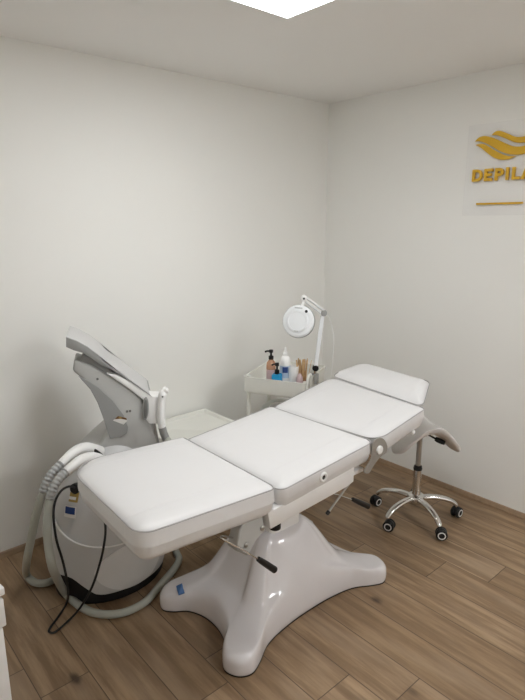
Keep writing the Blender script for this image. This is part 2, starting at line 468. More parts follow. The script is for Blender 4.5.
for d, z in ((.012, 0.0), (.003, .003), (0, .012), (-.001, .03), (0, .045)):
    rings.append([Vector((BX + x * (1 - d / h), BY + y * (1 - d / h), z)) for (x, y), h in zip(ol, hr)])
for k in range(1, 7):
    a = k / 6 * PI / 2; d = .036 * (1 - math.cos(a))
    rings.append([])
    for i, ((x, y), h) in enumerate(zip(ol, hr)):
        t = 1 - d / h
        rings[-1].append(Vector((BX + x * t, BY + y * t, .045 + (top_z(t, i) - .045) * math.sin(a))))
for k in range(1, 31):
    f = 1 - k / 30.5
    rings.append([])
    for i, ((x, y), h) in enumerate(zip(ol, hr)):
        t = (1 - .036 / h) * f
        rings[-1].append(Vector((BX + x * t, BY + y * t, top_z(t, i))))
ped = build('pedestal', loft(rings), 'fibre', bed, 70)
build('foot_pad', loft([[Vector((BX + x * (1 - .002 / h), BY + y * (1 - .002 / h), z)) for (x, y), h in zip(ol, hr)] for z in (0, .006)]), 'rubber', ped)
def surf_patch(px, off=.0015):   # a sticker lying on the lobe
    P = [on_z(a, b, .1) for a, b in px]
    out = []
    for p in P:
        x, y = p.x - BX, p.y - BY; a = math.atan2(y, x)
        k = min(range(N), key=lambda i: abs((math.atan2(ol[i][1], ol[i][0]) - a + PI) % (2 * PI) - PI))
        t = math.hypot(x, y) / hr[k]
        out.append(Vector((p.x, p.y, top_z(min(t, .97), k) + off)))
    return out
P = surf_patch([(176, 583.5), (182, 582), (184.5, 590.5), (178.5, 593.5)])
stk = build('sticker', prism(P, (0, 0, -.004)), 'sblue', ped); stk['label'] = 'small blue sticker'
P = surf_patch([(178, 585.5), (181.5, 584.5), (182.3, 587), (178.6, 588)], .002)
build('print', prism(P, (0, 0, -.001)), 'pale', stk)

# ------------------------------------------------------------------ saddle stool
SX, SY = -.452, -1.136
stool = thing('saddle_stool', 'grey-white saddle stool on a chrome five-star base beside the bed head', 'stool', (SX, SY, 0))
rear = (Vector((-.852, -.523, 0)) * .9 + RIGHT * .34).normalized(); side = Vector((-rear.y, rear.x, 0))
def saddle(u, v, under):
    e = max(abs(u), abs(v))
    du, dv = u * math.sqrt(1 - .42 * v * v), v * math.sqrt(1 - .42 * u * u)
    ang = dv * .5 + .5
    hw = .122 + .075 * smooth(0, .9, ang)
    x = du * hw; y = dv * .18 + .03
    a = abs(du)
    drop = .106 + .055 * smooth(.1, .9, ang)
    z = .588 + .022 * max(0, dv - .2) + .012 * dv * dv - drop * (smooth(.06, 1.14, a) * .8 + .2 * a * a)
    if under: z -= .020 + .030 * (1 - e ** 8)
    else: z -= .008 * e ** 8
    return Vector((SX, SY, z)) + rear * y + side * x
G = 20
sm = MB(); vt = []
for un in (0, 1):
    for i in range(G + 1):
        for j in range(G + 1): vt.append(saddle(-1 + 2 * i / G, -1 + 2 * j / G, un))
f = []; n = G + 1; o2 = n * n
for i in range(G):
    for j in range(G):
        f.append((i * n + j, (i + 1) * n + j, (i + 1) * n + j + 1, i * n + j + 1))
        f.append((o2 + i * n + j, o2 + i * n + j + 1, o2 + (i + 1) * n + j + 1, o2 + (i + 1) * n + j))
per = [i * n for i in range(n)] + [G * n + j for j in range(1, n)] + [i * n + G for i in range(G - 1, -1, -1)] + [j for j in range(G - 1, 0, -1)]
for k in range(len(per)):
    a, b = per[k], per[(k + 1) % len(per)]; f.append((a, b, o2 + b, o2 + a))
sm.add(vt, f)
seat = build('seat', sm, 'seatv', stool, 75)
mech = MB()
mc = Vector((SX, SY, .53)) + rear * .03
mech.merge(box(mc.x - .05, mc.x + .05, mc.y - .04, mc.y + .04, .515, .537, .004))
build('mechanism', mech, 'black', stool)
la = Vector((SX, SY, .528)) + rear * .05; lb = Vector((SX, SY, .517)) + rear * .15 + side * -.012; 
lsgn = 1 if side.dot(RIGHT) > 0 else -1
l1 = Vector((SX, SY, .527)) + rear * .08 + side * (lsgn * .01); l2 = l1 + rear * .05 + side * (lsgn * .035) + Vector((0, 0, -.012)); l3 = l2 + side * (lsgn * .03) + rear * .02 + Vector((0, 0, -.010))
lev = build('lever', tube([la, l1, l2], .005, 8), 'black', stool)
build('grip', tube([l2 - (l3 - l2) * .4, l2, (l2 + l3) / 2, l3], .012, 10, rfun=lambda t: .008 + .006 * math.sin(PI * (.15 + .7 * t))), 'black', lev)
gc = build('gas_column', lathe([(.014, .30), (.014, .52)], 20, (SX, SY, 0)), 'steel', stool)
build('collar', lathe([(.014, .288), (.023, .29), (.024, .298), (.021, .312), (.015, .316)], 24, (SX, SY, 0)), 'black', gc)
build('sleeve', lathe([(.026, .10), (.0255, .14), (.0225, .22), (.0215, .292), (.014, .294)], 24, (SX, SY, 0)), 'chrome', gc)
build('hub', lathe([(.02, .092), (.036, .094), (.047, .106), (.049, .124), (.044, .138), (.03, .146), (.02, .147)], 28, (SX, SY, 0)), 'chrome', stool)
first = None
for k, deg in enumerate((102, 174, 246, 318, 30)):
    a = R(deg); er = Vector((math.cos(a), math.sin(a), 0)); c0 = Vector((SX, SY, 0))
    path = spline([c0 + er * r + Vector((0, 0, z)) for r, z in ((.03, .122), (.09, .126), (.15, .118), (.195, .103), (.222, .083), (.229, .072))], 4)
    build('arm', tube(path, .016, 12, rfun=lambda t: .021 - .006 * t, flat=.72), 'chrome', stool, 60)
    # caster
    tw = R(deg + (70, 115, 60, 40, 80)[k]); tr = Vector((math.cos(tw), math.sin(tw), 0)); ax = Vector((-tr.y, tr.x, 0))
    cc = c0 + er * .228 + tr * .012 + Vector((0, 0, .031))
    hd = MB(); hd.merge(lathe([(.006, .03), (.012, .031), (.012, .048), (.006, .05)], 14, c0 + er * .228))
    arc = [cc + tr * (.027 * math.cos(t)) + Vector((0, 0, .028 * math.sin(t) + .004)) for t in (R(x) for x in range(-10, 191, 20))]
    inn = [cc + tr * (.014 * math.cos(t)) + Vector((0, 0, .014 * math.sin(t) + .004)) for t in (R(x) for x in range(190, -11, -20))]
    hd.merge(bevel(prism([q - ax * .007 for q in arc + inn], ax * .014), .002, 1))
    cas = build('caster', hd, 'black', stool)
    for s in (-1, 1):
        wp = [(.008, 0), (.024, .001), (.030, .006), (.030, .014), (.026, .018), (.008, .018)]
        w = build('wheel', lathe(wp, 24, cc + ax * (s * .006), ax * s), 'rubber', cas)
        rg = [(.0155, .0178), (.0155, .0198), (.0205, .0198), (.0205, .0178)]
        build('rim_ring', lathe(rg, 24, cc + ax * (s * .006), ax * s), 'wplastic', cas)

# ------------------------------------------------------------------ laser machine
LX, LY = -2.0, -.47
las = thing('laser_machine', 'grey and white hair removal machine with tilted screen and hoses beside bed foot', 'laser machine', (LX, LY, 0))
def ring(cx, cy, rx, ry, z, n=48): return [Vector((cx + rx * math.cos(a), cy + ry * math.sin(a), z)) for a in (2 * PI * k / n for k in range(n))]
build('base', loft([ring(-1.965, LY, .23, .19, 0), ring(-1.965, LY, .252, .213, .006), ring(-1.965, LY, .254, .215, .12), ring(-1.965, LY, .245, .205, .17)]), 'rubber', las)
TW = [(-1.965, -.47, .262, .222, .055), (-1.965, -.47, .273, .233, .07), (-1.965, -.47, .273, .233, .12), (-1.962, -.47, .256, .22, .30), (-1.955, -.465, .229, .20, .46), (-1.94, -.455, .212, .185, .535), (-1.92, -.43, .178, .16, .59), (-1.885, -.40, .125, .13, .64), (-1.83, -.37, .07, .08, .70)]
def tower_at(z):
    for a, b in zip(TW[:-1], TW[1:]):
        if a[4] <= z <= b[4]:
            t = (z - a[4]) / (b[4] - a[4]); return tuple(a[i] + (b[i] - a[i]) * t for i in range(4))
    return TW[-1][:4]
zz = [.155 + (.70 - .155) * k / 30 for k in range(0, 31)]
tower = build('tower', loft([ring(*tower_at(z), z) for z in zz]), 'cover', las, 60)
# lower front cover: a shell with a dipping top edge
def shell(a0, a1, zlo, zhi, off, n=40, m=10, th=.006):
    rows = []
    for lay in (0, 1):
        for i in range(n + 1):
            a = a0 + (a1 - a0) * i / n; lo, hi = zlo(i / n), zhi(i / n)
            for j in range(m + 1):
                z = lo + (hi - lo) * j / m; cx, cy, rx, ry = tower_at(z)
                o = off - th * lay
                rows.append(Vector((cx + (rx + o) * math.cos(a), cy + (ry + o) * math.sin(a), z)))
    f = []; w = m + 1; o2 = (n + 1) * w
    for i in range(n):
        for j in range(m):
            q = (i * w + j, (i + 1) * w + j, (i + 1) * w + j + 1, i * w + j + 1); f.append(q); f.append(tuple(o2 + k for k in q[::-1]))
    per = [i * w for i in range(n + 1)] + [n * w + j for j in range(1, w)] + [i * w + m for i in range(n - 1, -1, -1)] + [j for j in range(m - 1, 0, -1)]
    for k in range(len(per)):
        a, b = per[k], per[(k + 1) % len(per)]; f.append((a, b, o2 + b, o2 + a))
    return MB().add(rows, f)
def cov_top(t): return .40 - .125 * math.sin(PI * t) ** .8
fc_ = build('front_cover', shell(R(175), R(345), lambda t: .055 + .095 * smooth(26, 62, abs(175 + 170 * t - 270)), lambda t: cov_top(t), .006), 'cover', las, 50)
pe = []
for k in range(41):
    a_ = R(175 + 170 * k / 40); z_ = cov_top(k / 40); cx_, cy_, rx_, ry_ = tower_at(z_)
    pe.append(Vector((cx_ + (rx_ + .005) * math.cos(a_), cy_ + (ry_ + .005) * math.sin(a_), z_)))
build('edge_highlight', tube(pe, .0035, 8), 'wplastic', fc_)  # white line paints the highlight along the cover's top seam
def leaf(t): return math.sin(PI * min(1, max(0, t))) ** .6
build('front_plate', shell(R(234), R(305), lambda t: .17 - .112 * leaf(t), lambda t: .17 + .095 * leaf(t), .011, 36, 10), 'plate', las, 50)
def label_patch(a0, a1, z0, z1, off, mat, name='sticker', lab=None, par=None):
    o = build(name, shell(R(a0), R(a1), lambda t: z0, lambda t: z1, off, 8, 2, .002), mat, par or las, 60)
    if lab: o['label'] = lab
    return o
s1 = label_patch(203, 215, .470, .512, .002, 'yellow', lab='yellow and white warning sticker')
label_patch(203, 212.4, .479, .490, .0028, 'paper', 'print', None, s1)
s2 = label_patch(199, 214, .405, .452, .002, 'paper', lab='white and navy sticker')
label_patch(200, 213, .42, .449, .0028, 'navy', 'print', None, s2)
# leaning console
LAX = Vector((.44, .90, 0)).normalized(); LP = Vector((-1.95, -.50, 0))
def ld(x, y, d=0.0): return on_p(x, y, LP + LAX * d, LAX)
def px(pts, d=0.0): return [ld(a, b, d) for a, b in pts]
S = px([(74, 359.5), (72.5, 371), (81, 378), (91, 389), (98, 402), (103, 416), (107, 429), (106, 437), (98, 447), (96, 462), (120, 474), (160, 462), (158, 441), (152, 424), (146, 409), (141, 399.5), (126, 386.8), (107, 375), (92, 366)])
con = build('console', bevel(prism(S, LAX * .15), .011, 3, 25), 'lgrey', las, 40)
D = px([(78, 375.5), (88, 380.5), (99, 388), (113, 401), (124, 416), (128, 427), (127, 433), (121, 437), (110, 438.5), (106.5, 428), (102.5, 416), (97.5, 402.5), (90.5, 389.5), (82, 380)], -.001)
build('side_panel', bevel(prism(D, LAX * -.004), .0015, 1), 'mgrey', con, 40)
for a, b in ((97.5, 379), (127, 411.5), (130, 411)):
    build('screw', lathe([(.0055, 0), (.005, .003), (.002, .0032)], 10, ld(a, b), -LAX), 'dgrey', con)
s3 = build('sticker', prism(px([(113, 420.5), (118, 416), (126.5, 418), (127, 421), (123.5, 424.5)], -.005), LAX * -.001), 'paper', con); s3['label'] = 'brown, yellow and white warning sticker'
build('print', prism(px([(114.5, 419.2), (118, 416), (126.5, 418), (126.8, 420), (121, 418.7)], -.006), LAX * -.0008), 'brown', s3)
build('print', prism(px([(119, 416.6), (122, 417.2), (121, 419), (118.5, 418)], -.0068), LAX * -.0006), 'yellow', s3)
# screen head: shaded side and lit top painted in as two greys
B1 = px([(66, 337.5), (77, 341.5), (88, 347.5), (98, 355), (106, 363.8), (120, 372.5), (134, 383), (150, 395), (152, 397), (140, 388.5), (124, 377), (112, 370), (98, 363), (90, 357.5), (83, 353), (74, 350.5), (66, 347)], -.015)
scr = build('screen_housing', bevel(prism(B1, LAX * .26), .003, 2, 40), 'housing_shade', las, 40)
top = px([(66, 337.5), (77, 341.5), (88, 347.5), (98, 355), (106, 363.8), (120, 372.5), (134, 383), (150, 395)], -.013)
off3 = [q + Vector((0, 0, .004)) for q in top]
build('screen_bezel', bevel(prism(top + off3[::-1], LAX * .255), .0012, 1, 40), 'cover', scr, 30)  # paler plate paints the light caught by the upper face
# white front shell, holder and handpiece
Wp = px([(106, 373.3), (118, 375.2), (130, 381.3), (142, 390), (152, 396), (162, 396.5), (162.5, 402), (161, 424), (149, 424), (145, 418), (143.2, 400), (128, 388.4)], -.012)
hold = build('front_shell', bevel(prism(Wp, LAX * .08), .006, 3, 30), 'wplastic', las, 40)
build('screen_neck', bevel(prism(px([(83.5, 354), (100, 363), (122, 378), (140, 391), (128, 388), (107, 376.5), (92, 368), (80, 362.5)], .012), LAX * .125), .003, 2, 30), 'mgrey', las, 40)
c = ld(145.5, 408.5, -.014)
hx = Vector((LAX.y, -LAX.x, 0))
def ell(c, rx, rz, y0, y1, tilt=.08, n=28):
    r = []
    for y, s in ((y0, 1), (y0 - (y0 - y1) * .7, 1), (y1, .85)):
        r.append([c + LAX * y + hx * (s * rx * math.cos(t) + tilt * rz * math.sin(t)) + Vector((0, 0, s * rz * math.sin(t))) for t in (2 * PI * k / n for k in range(n))])
    return loft(r)
v1 = build('vent', ell(c, .014, .053, .004, -.005), 'mgrey', hold, 50)
build('grille', ell(c, .0085, .044, -.003, -.0075), 'dgrey', v1, 50)
build('holder_arm', bevel(prism(px([(149, 422), (155.5, 422), (159.5, 444), (153, 446)], .01), LAX * .12), .006, 2), 'bezel', hold, 40)
hy = -.022
hp = [ld(a, b, hy) for a, b in ((164.5, 391), (162.6, 394), (161.6, 400), (161.2, 410), (161.2, 420), (162.2, 428))]
rr = [.013, .0185, .017, .0165, .0185, .0165]
hpc = build('handpiece', tube(spline(hp, 4), .02, 18, rfun=lambda t: (rr + [rr[-1]])[int(t * 5)] * (1 - (t * 5 - int(t * 5))) + (rr + [rr[-1]])[int(t * 5) + 1] * (t * 5 - int(t * 5))), 'wplastic', las, 60)
k0 = ld(164.5, 391, hy)
build('button', lathe([(.004, 0), (.004, .003)], 10, ld(162.2, 395.5, hy) - LAX * .0175, -LAX), 'dgrey', hpc)
build('tip', lathe([(.004, -.012), (.014, -.008), (.017, .0), (.014, .01), (.005, .014)], 16, k0 + Vector((.004, 0, .002)), (.8, 0, .6)), 'wplastic', hpc)
build('cuff', tube([ld(162, 427, hy), ld(163.6, 433, hy), ld(166.5, 440, hy)], .0175, 16), 'mgrey', hpc)
# hoses: two connectors on the machine's left shoulder
CA = [on_y(a, b, y) for a, b, y in ((100, 452, -.50), (86, 448, -.52), (74, 452, -.54), (61, 464, -.56))]
CB = [on_y(a, b, y) for a, b, y in ((104, 462, -.56), (92, 458, -.59), (80, 461, -.61), (66, 472, -.63))]
for nm, C_, rad in (('A', CA, .021), ('B', CB, .022)):
    o = build('hose_connector', tube(spline(C_, 6), rad, 18, rfun=lambda t, rad=rad: rad * (1.28 - .42 * t)), 'wplastic', las, 60)
    o['label'] = 'white hose connector sleeve'
ringb = build('seal_ring', lathe([(.052, -.006), (.06, -.003), (.06, .004), (.052, .007)], 28, on_y(100, 459, -.53), (.9, .15, .42)), 'black', las)
def ribbed(P):
    Q = spline(P, 14)
    return tube(Q, .017, 16, rfun=lambda t: .0175 + .0022 * math.sin(t * 2 * PI * 9))
RA = [CA[-1]] + [on_y(a, b, y) for a, b, y in ((53, 472, -.565), (47, 482, -.57), (43, 492, -.57))]
RB = [CB[-1]] + [on_y(a, b, y) for a, b, y in ((59, 479, -.64), (53, 489, -.645), (50, 499, -.645))]
HA = [RA[-1]] + [on_y(39, 505, -.565), on_y(35, 520, -.55), on_y(31, 540, -.53), on_y(27, 560, -.50), on_z(26.5, 574, .04), on_z(34, 582, .022), on_z(46, 583, .019), on_z(58, 577, .019), on_z(68, 569, .025)]
HB = [RB[-1]] + [on_y(48, 515, -.66), on_y(47.5, 532, -.68), on_y(49, 550, -.70), on_y(53.5, 570, -.72), on_z(64, 591, .05), on_z(76, 603, .022), on_z(90, 611.5, .018), on_z(108, 614.5, .018), on_z(127, 611.5, .018), on_z(145, 602, .018), on_z(157, 589, .018)]
HB += [Vector((-1.70, -.64, .018)), Vector((-1.662, -.56, .03)), Vector((-1.652, -.48, .14)), Vector((-1.652, -.46, .35)), ld(168, 446, hy), ld(167, 440, hy)]
for Pr, Ph in ((RA, HA), (RB, HB)):
    h = build('hose', tube(spline(Ph, 8), .0165, 14), 'hose', las, 70)
    build('strain_relief', ribbed(Pr), 'ribbed', h, 70)
# black mains cord looping in front
sk = on_y(76, 488, -.60)
so = build('power_socket', lathe([(.02, -.012), (.022, 0), (.022, .012), (.014, .02)], 16, sk, (-.8, -.5, .1)), 'black', las)
CP = [sk, on_y(69, 486.5, -.66), on_y(61, 491, -.69), on_y(55, 502, -.70), on_y(53.5, 517, -.715), on_y(56.5, 540, -.73), on_y(63, 562, -.74), on_y(67.5, 585, -.75), on_z(67, 602, .02), on_z(58, 617, .006), on_z(50, 628, .006), on_z(49.5, 632, .006), on_z(55, 632, .006), on_z(67, 622, .008), on_z(80, 608, .07), on_y(92, 587, -.80), on_y(100, 563, -.80), on_y(104, 545, -.80), on_y(105.5, 528, -.78), on_y(103, 508, -.72), Vector((-2.06, -.64, .53))]
build('power_cord', tube(spline(CP, 8), .0048, 8), 'rubber', las, 70)

# ------------------------------------------------------------------ trolley in the corner
TZ = .765
A = on_z(243, 376.5, TZ); Bq = on_z(304.5, 383.5, TZ)
U = (Bq - A); TL = U.length + .0; U.normalize(); Wd = Vector((-U.y, U.x, 0))
Wd = Wd if Wd.dot(Vector((.88, .48, 0))) > 0 else -Wd
TD = .42
def T(u, w, z): return A + U * u + Wd * w + Vector((0, 0, z - TZ))
cart = thing('trolley', 'tall white metal trolley with bottles in its top tray, behind the bed near the corner', 'trolley', T(TL / 2, TD / 2, 0))
def tray(name, z0, z1, th=.004, mat='cream'):
    c_out = [(0, 0), (TL, 0), (TL, TD), (0, TD)]
    def rg(ins, z): return [T(u, w, z) for u, w in rpoly(c_out, [.02] * 4, ins, 4)]
    return build(name, loft([rg(.012, z0), rg(.004, z0 + .004), rg(.002, z0 + .012), rg(0, z1 - .004), rg(-.003, z1 - .002), rg(-.002, z1), rg(th, z1), rg(th + .001, z0 + .014), rg(.012, z0 + .008)]), mat, cart, 50)
TF = TZ - .097 + .008
tray('tray', TZ - .097, TZ); tray('tray', .36, .44); tray('tray', .12, .20)
for u, w in ((.012, .05), (TL - .012, .05), (.012, TD - .05), (TL - .012, TD - .05)):
    P = [T(u, w, z) for z in (.05, TZ - .005)]
    build('post', rod(P[0], P[1], .012, 12), 'cream', cart)
    cs = build('caster', lathe([(.006, .018), (.022, .0), (.022, -.012), (.006, -.014)], 16, T(u, w, .022) + U * .0, U), 'rubber', cart)
for u in (0, TL):
    s = 1 if u else -1
    P = spline([T(u + s * .004, .03, TZ - .05), T(u + s * .008, .032, TZ + .015), T(u + s * .010, .042, TZ + .032), T(u + s * .010, .074, TZ + .032), T(u + s * .008, .084, TZ + .015), T(u + s * .004, .086, TZ - .05)], 5)
    if u: build('handle', tube(P, .008, 12), 'cream', cart)
def at(pxx, w):   # point on the tray floor seen at picture column pxx, w deep in the tray
    lo, hi = 0.0, TL
    nrm = Wd
    q = on_p(pxx, 378, T(0, w, TF), nrm)
    return T((q - A).dot(U), w, TF + .001)
def zat(pxx, py, w): return on_p(pxx, py, T(0, w, TF), Wd).z

# bottles
p = at(271, .12); h = zat(271, 350, .12) - TF
b = thing('pump_bottle', 'tall amber-tinted pump bottle with black pump, leftmost in the trolley tray', 'bottle', p)
build('body', lathe([(.022, 0), (.026, .002), (.027, .006), (.027, h * .60), (.024, h * .68), (.013, h * .74), (.012, h * .77)], 24, p), 'amber', b)
build('wrapper', lathe([(.0274, h * .12), (.0278, h * .122), (.0278, h * .5), (.0274, h * .502)], 24, p), 'pink', b)
pm = build('pump', lathe([(.0135, h * .755), (.0145, h * .76), (.0145, h * .84), (.006, h * .86), (.006, h * .93), (.012, h * .935), (.012, h), (.004, h + .002)], 16, p), 'black', b)
build('spout', tube([p + Vector((0, 0, h * .965)), p - RIGHT * .02 + Vector((0, 0, h * .97)), p - RIGHT * .036 + Vector((0, 0, h * .95))], .0055, 8), 'black', pm)
p = at(277, .045); h = zat(277, 363, .045) - TF
b = thing('pump_bottle', 'short square blue bottle with a black pump top in the trolley tray', 'bottle', p)
def sq(p, s, z, r=.008):
    return [p + U * x + Wd * y + Vector((0, 0, z)) for x, y in rpoly([(-s, -s), (s, -s), (s, s), (-s, s)], [r] * 4, 0, 3)]
build('body', loft([sq(p, .023, 0), sq(p, .0255, .003), sq(p, .0255, h * .60), sq(p, .022, h * .64)]), 'blue', b)
pm = build('pump', lathe([(.013, h * .635), (.0135, h * .64), (.0135, h * .77), (.0055, h * .79), (.0055, h * .89), (.011, h * .9), (.011, h), (.004, h + .001)], 16, p), 'black', b)
build('spout', tube([p + Vector((0, 0, h * .95)), p - RIGHT * .018 + Vector((0, 0, h * .96)), p - RIGHT * .03 + Vector((0, 0, h * .92))], .005, 8), 'black', pm)
p = at(285, .10); h = zat(285, 347.5, .10) - TF
b = thing('lotion_bottle', 'tall white bottle with a blue and white label in the trolley tray', 'bottle', p)
build('body', lathe([(.026, 0), (.030, .003), (.031, .01), (.031, h * .68), (.029, h * .75), (.019, h * .80), (.014, h * .815)], 28, p), 'wplastic', b)
build('cap', lathe([(.0145, h * .80), (.0155, h * .81), (.0155, h * .87), (.009, h * .9), (.007, h * .985), (.003, h)], 20, p), 'wplastic', b)
fc = (CAM - p); fa = math.atan2(fc.y, fc.x)
def wrap(p, r, a0, a1, z0, z1, n=12, th=.0012):
    vo = []; 
    for rr_ in (r, r + th):
        for k in range(n + 1):
            a = a0 + (a1 - a0) * k / n
            for z in (z0, z1): vo.append(p + Vector((rr_ * math.cos(a), rr_ * math.sin(a), z)))
    o = 2 * (n + 1); f = []
    for k in range(n):
        f += [(2 * k, 2 * k + 1, 2 * k + 3, 2 * k + 2), (o + 2 * k, o + 2 * k + 2, o + 2 * k + 3, o + 2 * k + 1), (2 * k, 2 * k + 2, o + 2 * k + 2, o + 2 * k), (2 * k + 1, o + 2 * k + 1, o + 2 * k + 3, 2 * k + 3)]
    f += [(0, o, o + 1, 1), (2 * n, 2 * n + 1, o + 2 * n + 1, o + 2 * n)]
    return MB().add(vo, f)
lb = build('label', wrap(p, .0311, fa - 1.2, fa + 1.2, h * .14, h * .60), 'pale', b); lb['label'] = 'pale blue label'
build('print', wrap(p, .0325, fa - .45, fa + .5, h * .45, h * .58), 'navy', lb)
build('print', wrap(p, .0325, fa - .8, fa + .9, h * .17, h * .33), 'paper', lb)
p = at(293.5, .10); h = zat(293.5, 366, .10) - TF
b = single('cup', lathe([(.018, 0), (.024, .002), (.026, .01), (.029, h - .003), (.0285, h), (.026, h - .002), (.022, .008), (0.00001, .007)], 28, p), 'wplastic', 'plain white cup standing between the white bottle and the wooden sticks', 'cup')
p = at(303, .13)
hp_ = lathe([(.028, 0), (.031, .002), (.033, .075), (.032, .076), (.029, .006), (.00001, .005)], 24, p)
single('stick_holder', hp_, 'amber', 'clear brownish holder full of wooden sticks at the right of the tray', 'holder')
hz = zat(303, 360.5, .13) - TF
sp = MB(); sp.merge(bevel(prism([Vector((-.0045, -.0008, 0)), Vector((.0045, -.0008, 0)), Vector((.0055, -.0008, hz * .85)), Vector((.004, -.0008, hz)), Vector((-.004, -.0008, hz)), Vector((-.0055, -.0008, hz * .85))], (0, .0016, 0)), .0004, 1))
s0 = build('wooden_spatula', sp, 'wood', None)
for i in range(18):
    a = 2.4 * i + .2; rad = .004 + .0185 * math.sqrt(i / 18)
    o = s0 if i == 0 else s0.copy()
    if i: col.objects.link(o)
    o.location = p + Vector((rad * math.cos(a), rad * math.sin(a), .0055))
    le = .04 + .26 * (rad / .023) * (.6 + .4 * ((i * 5) % 7) / 7) * .62
    o.rotation_euler = (-le * math.sin(a), le * math.cos(a), a + i)
    tag(o, 'flat wooden spatula standing in the brownish holder on the trolley', 'spatula', 'wooden spatulas in the holder')
p = at(299.5, .055); h = zat(299.5, 374, .055) - TF
b = thing('jar', 'small dusty pink jar with a rounded lid in front of the wooden sticks', 'jar', p)
build('body', lathe([(.016, 0), (.020, .004), (.021, .02), (.020, h * .6), (.016, h * .64)], 24, p), 'pink', b)
build('lid', lathe([(.018, h * .63), (.019, h * .65), (.017, h * .85), (.008, h)], 24, p), 'pink', b)
p = at(290, .03)
single('tube', tube([p + Vector((0, 0, .009)) - U * .03, p + Vector((0, 0, .010)), p + Vector((0, 0, .009)) + U * .03], .009, 12), 'wplastic', 'small white tube lying along the front lip of the tray', 'tube')
p = at(256, .05)
single('clip', bevel(prism([p + U * a + Wd * b for a, b in ((-.02, -.006), (.016, -.009), (.022, 0), (.016, .009), (-.02, .006))], (0, 0, .012)), .003), 'black', 'small black clip lying at the left end of the tray', 'clip')
# bundle on the shelf below
p = T(TL * .45, TD * .45, .3695)
bl = [(.10, 0), (.13, .01), (.145, .05), (.14, .13), (.115, .18), (.07, .205), (.02, .213)]
single('bundle', lathe(bl, 32, p), 'film', 'pale rounded bundle on the trolley shelf beneath the bottle tray', 'bundle')

# ------------------------------------------------------------------ magnifying lamp clamped to the trolley
cl = T(TL + .014, .17, TZ)
nv = (CAM - cl); nv.z = 0; nv.normalize()
lamp = thing('magnifying_lamp', 'white magnifying lamp with a round head, on a jointed arm clamped to the trolley', 'lamp', cl)
def lp(x, y, d=0): return on_p(x, y, cl + nv * d, nv)
foot = lp(314.2, 378)
cm = MB(); cm.merge(box(-.009, .014, -.012, .012, -.055, .006, .003)); cm.merge(box(-.026, .012, -.011, .011, -.0045, .006, .003)); cm.tf(Matrix.Translation(Vector((cl.x, cl.y, TZ + .0075))) @ Matrix.Rotation(math.atan2(U.y, U.x), 4, 'Z'))
build('clamp', cm, 'mgrey', lamp)
e1, e2 = lp(315.5, 368), lp(322.5, 316)
build('post', tube([cl + Vector((0, 0, -.01)), lp(315.2, 372), e1], .009, 14), 'chrome', lamp)
jn = build('joint', lathe([(.016, -.012), (.018, -.01), (.018, .01), (.016, .012)], 18, e1, nv), 'black', lamp)
off = (e2 - e1).normalized().cross(nv)
la_ = MB(); la_.merge(tube([e1, e2], .015, 4))
build('lower_arm', la_, 'lens', lamp)
e2b = lp(324, 313)
build('joint', lathe([(.015, -.014), (.017, -.012), (.017, .012), (.015, .014)], 18, e2b, nv), 'mgrey', lamp)
e3 = lp(305, 299, .06); off = (e3 - e2b).normalized().cross(nv)
ua = MB(); ua.merge(rod(e2b + off * .011, e3 + off * .011, .0065, 10)); ua.merge(rod(e2b - off * .011, e3 - off * .011, .0065, 10))
build('upper_arm', ua, 'lens', lamp)
build('joint', lathe([(.015, -.014), (.018, -.01), (.018, .012), (.012, .016)], 18, lp(304, 298.5, .06), nv), 'wplastic', lamp)
build('screw', lathe([(.005, 0), (.006, .006), (.003, .008)], 10, lp(304, 298.5, .078), nv), 'black', lamp)
hc = lp(298.3, 321.2, .09)
hn = (nv * .93 + Vector((0, 0, .22)) - RIGHT * .30).normalized()
build('yoke', tube([lp(304, 299, .06), lp(303.3, 303, .07), lp(302.5, 308, .08)], .009, 12), 'wplastic', lamp)
hr_ = .0875
head = build('lamp_head', lathe([(.05, -.028), (.076, -.026), (hr_, -.014), (hr_ + .002, -.002), (hr_, .008), (hr_ - .006, .013), (hr_ - .014, .0145), (.064, .0145), (.0001, .0145)], 48, hc, hn), 'lens', lamp, 50)
build('rim', lathe([(hr_ - .004, -.02), (hr_ + .0035, -.017), (hr_ + .0045, -.010), (hr_ - .001, -.006)], 48, hc, hn), 'mgrey', head, 50)
build('lens_lid', lathe([(.063, .0142), (.063, .018), (.060, .021), (.050, .0225), (.048, .0205), (.0001, .0215)], 48, hc, hn), 'lens', lamp, 25)
u_, w_, d_ = frame_of(hn)
up = (Vector((0, 0, 1)) - hn * hn.z).normalized(); rt = up.cross(hn)
rt = rt if rt.dot(RIGHT) > 0 else -rt
build('switch', lathe([(.008, .013), (.008, .017), (.006, .018)], 14, hc + rt * .046 + up * .055, hn), 'black', head)
def flatbar(c, w, h, mat, n='print'):
    P = [c + rt * (a * w) + up * (b * h) for a, b in ((-1, -1), (1, -1), (1, 1), (-1, 1))]
    return build(n, prism(P, hn * .0008), mat, head)
flatbar(hc + hn * .0147 + up * .071 + rt * .0, .022, .0022, 'mgrey'); flatbar(hc + hn * .0215 - up * .055 + rt * .0, .012, .0015, 'mgrey')
cb_ = [e2b, lp(329, 318, -.03), lp(333.5, 335, -.05), lp(333, 355, -.06), lp(331.5, 372, -.06), lp(329, 392, -.05)]
build('cord', tube(spline(cb_, 8), .0022, 6), 'wplastic', lamp)

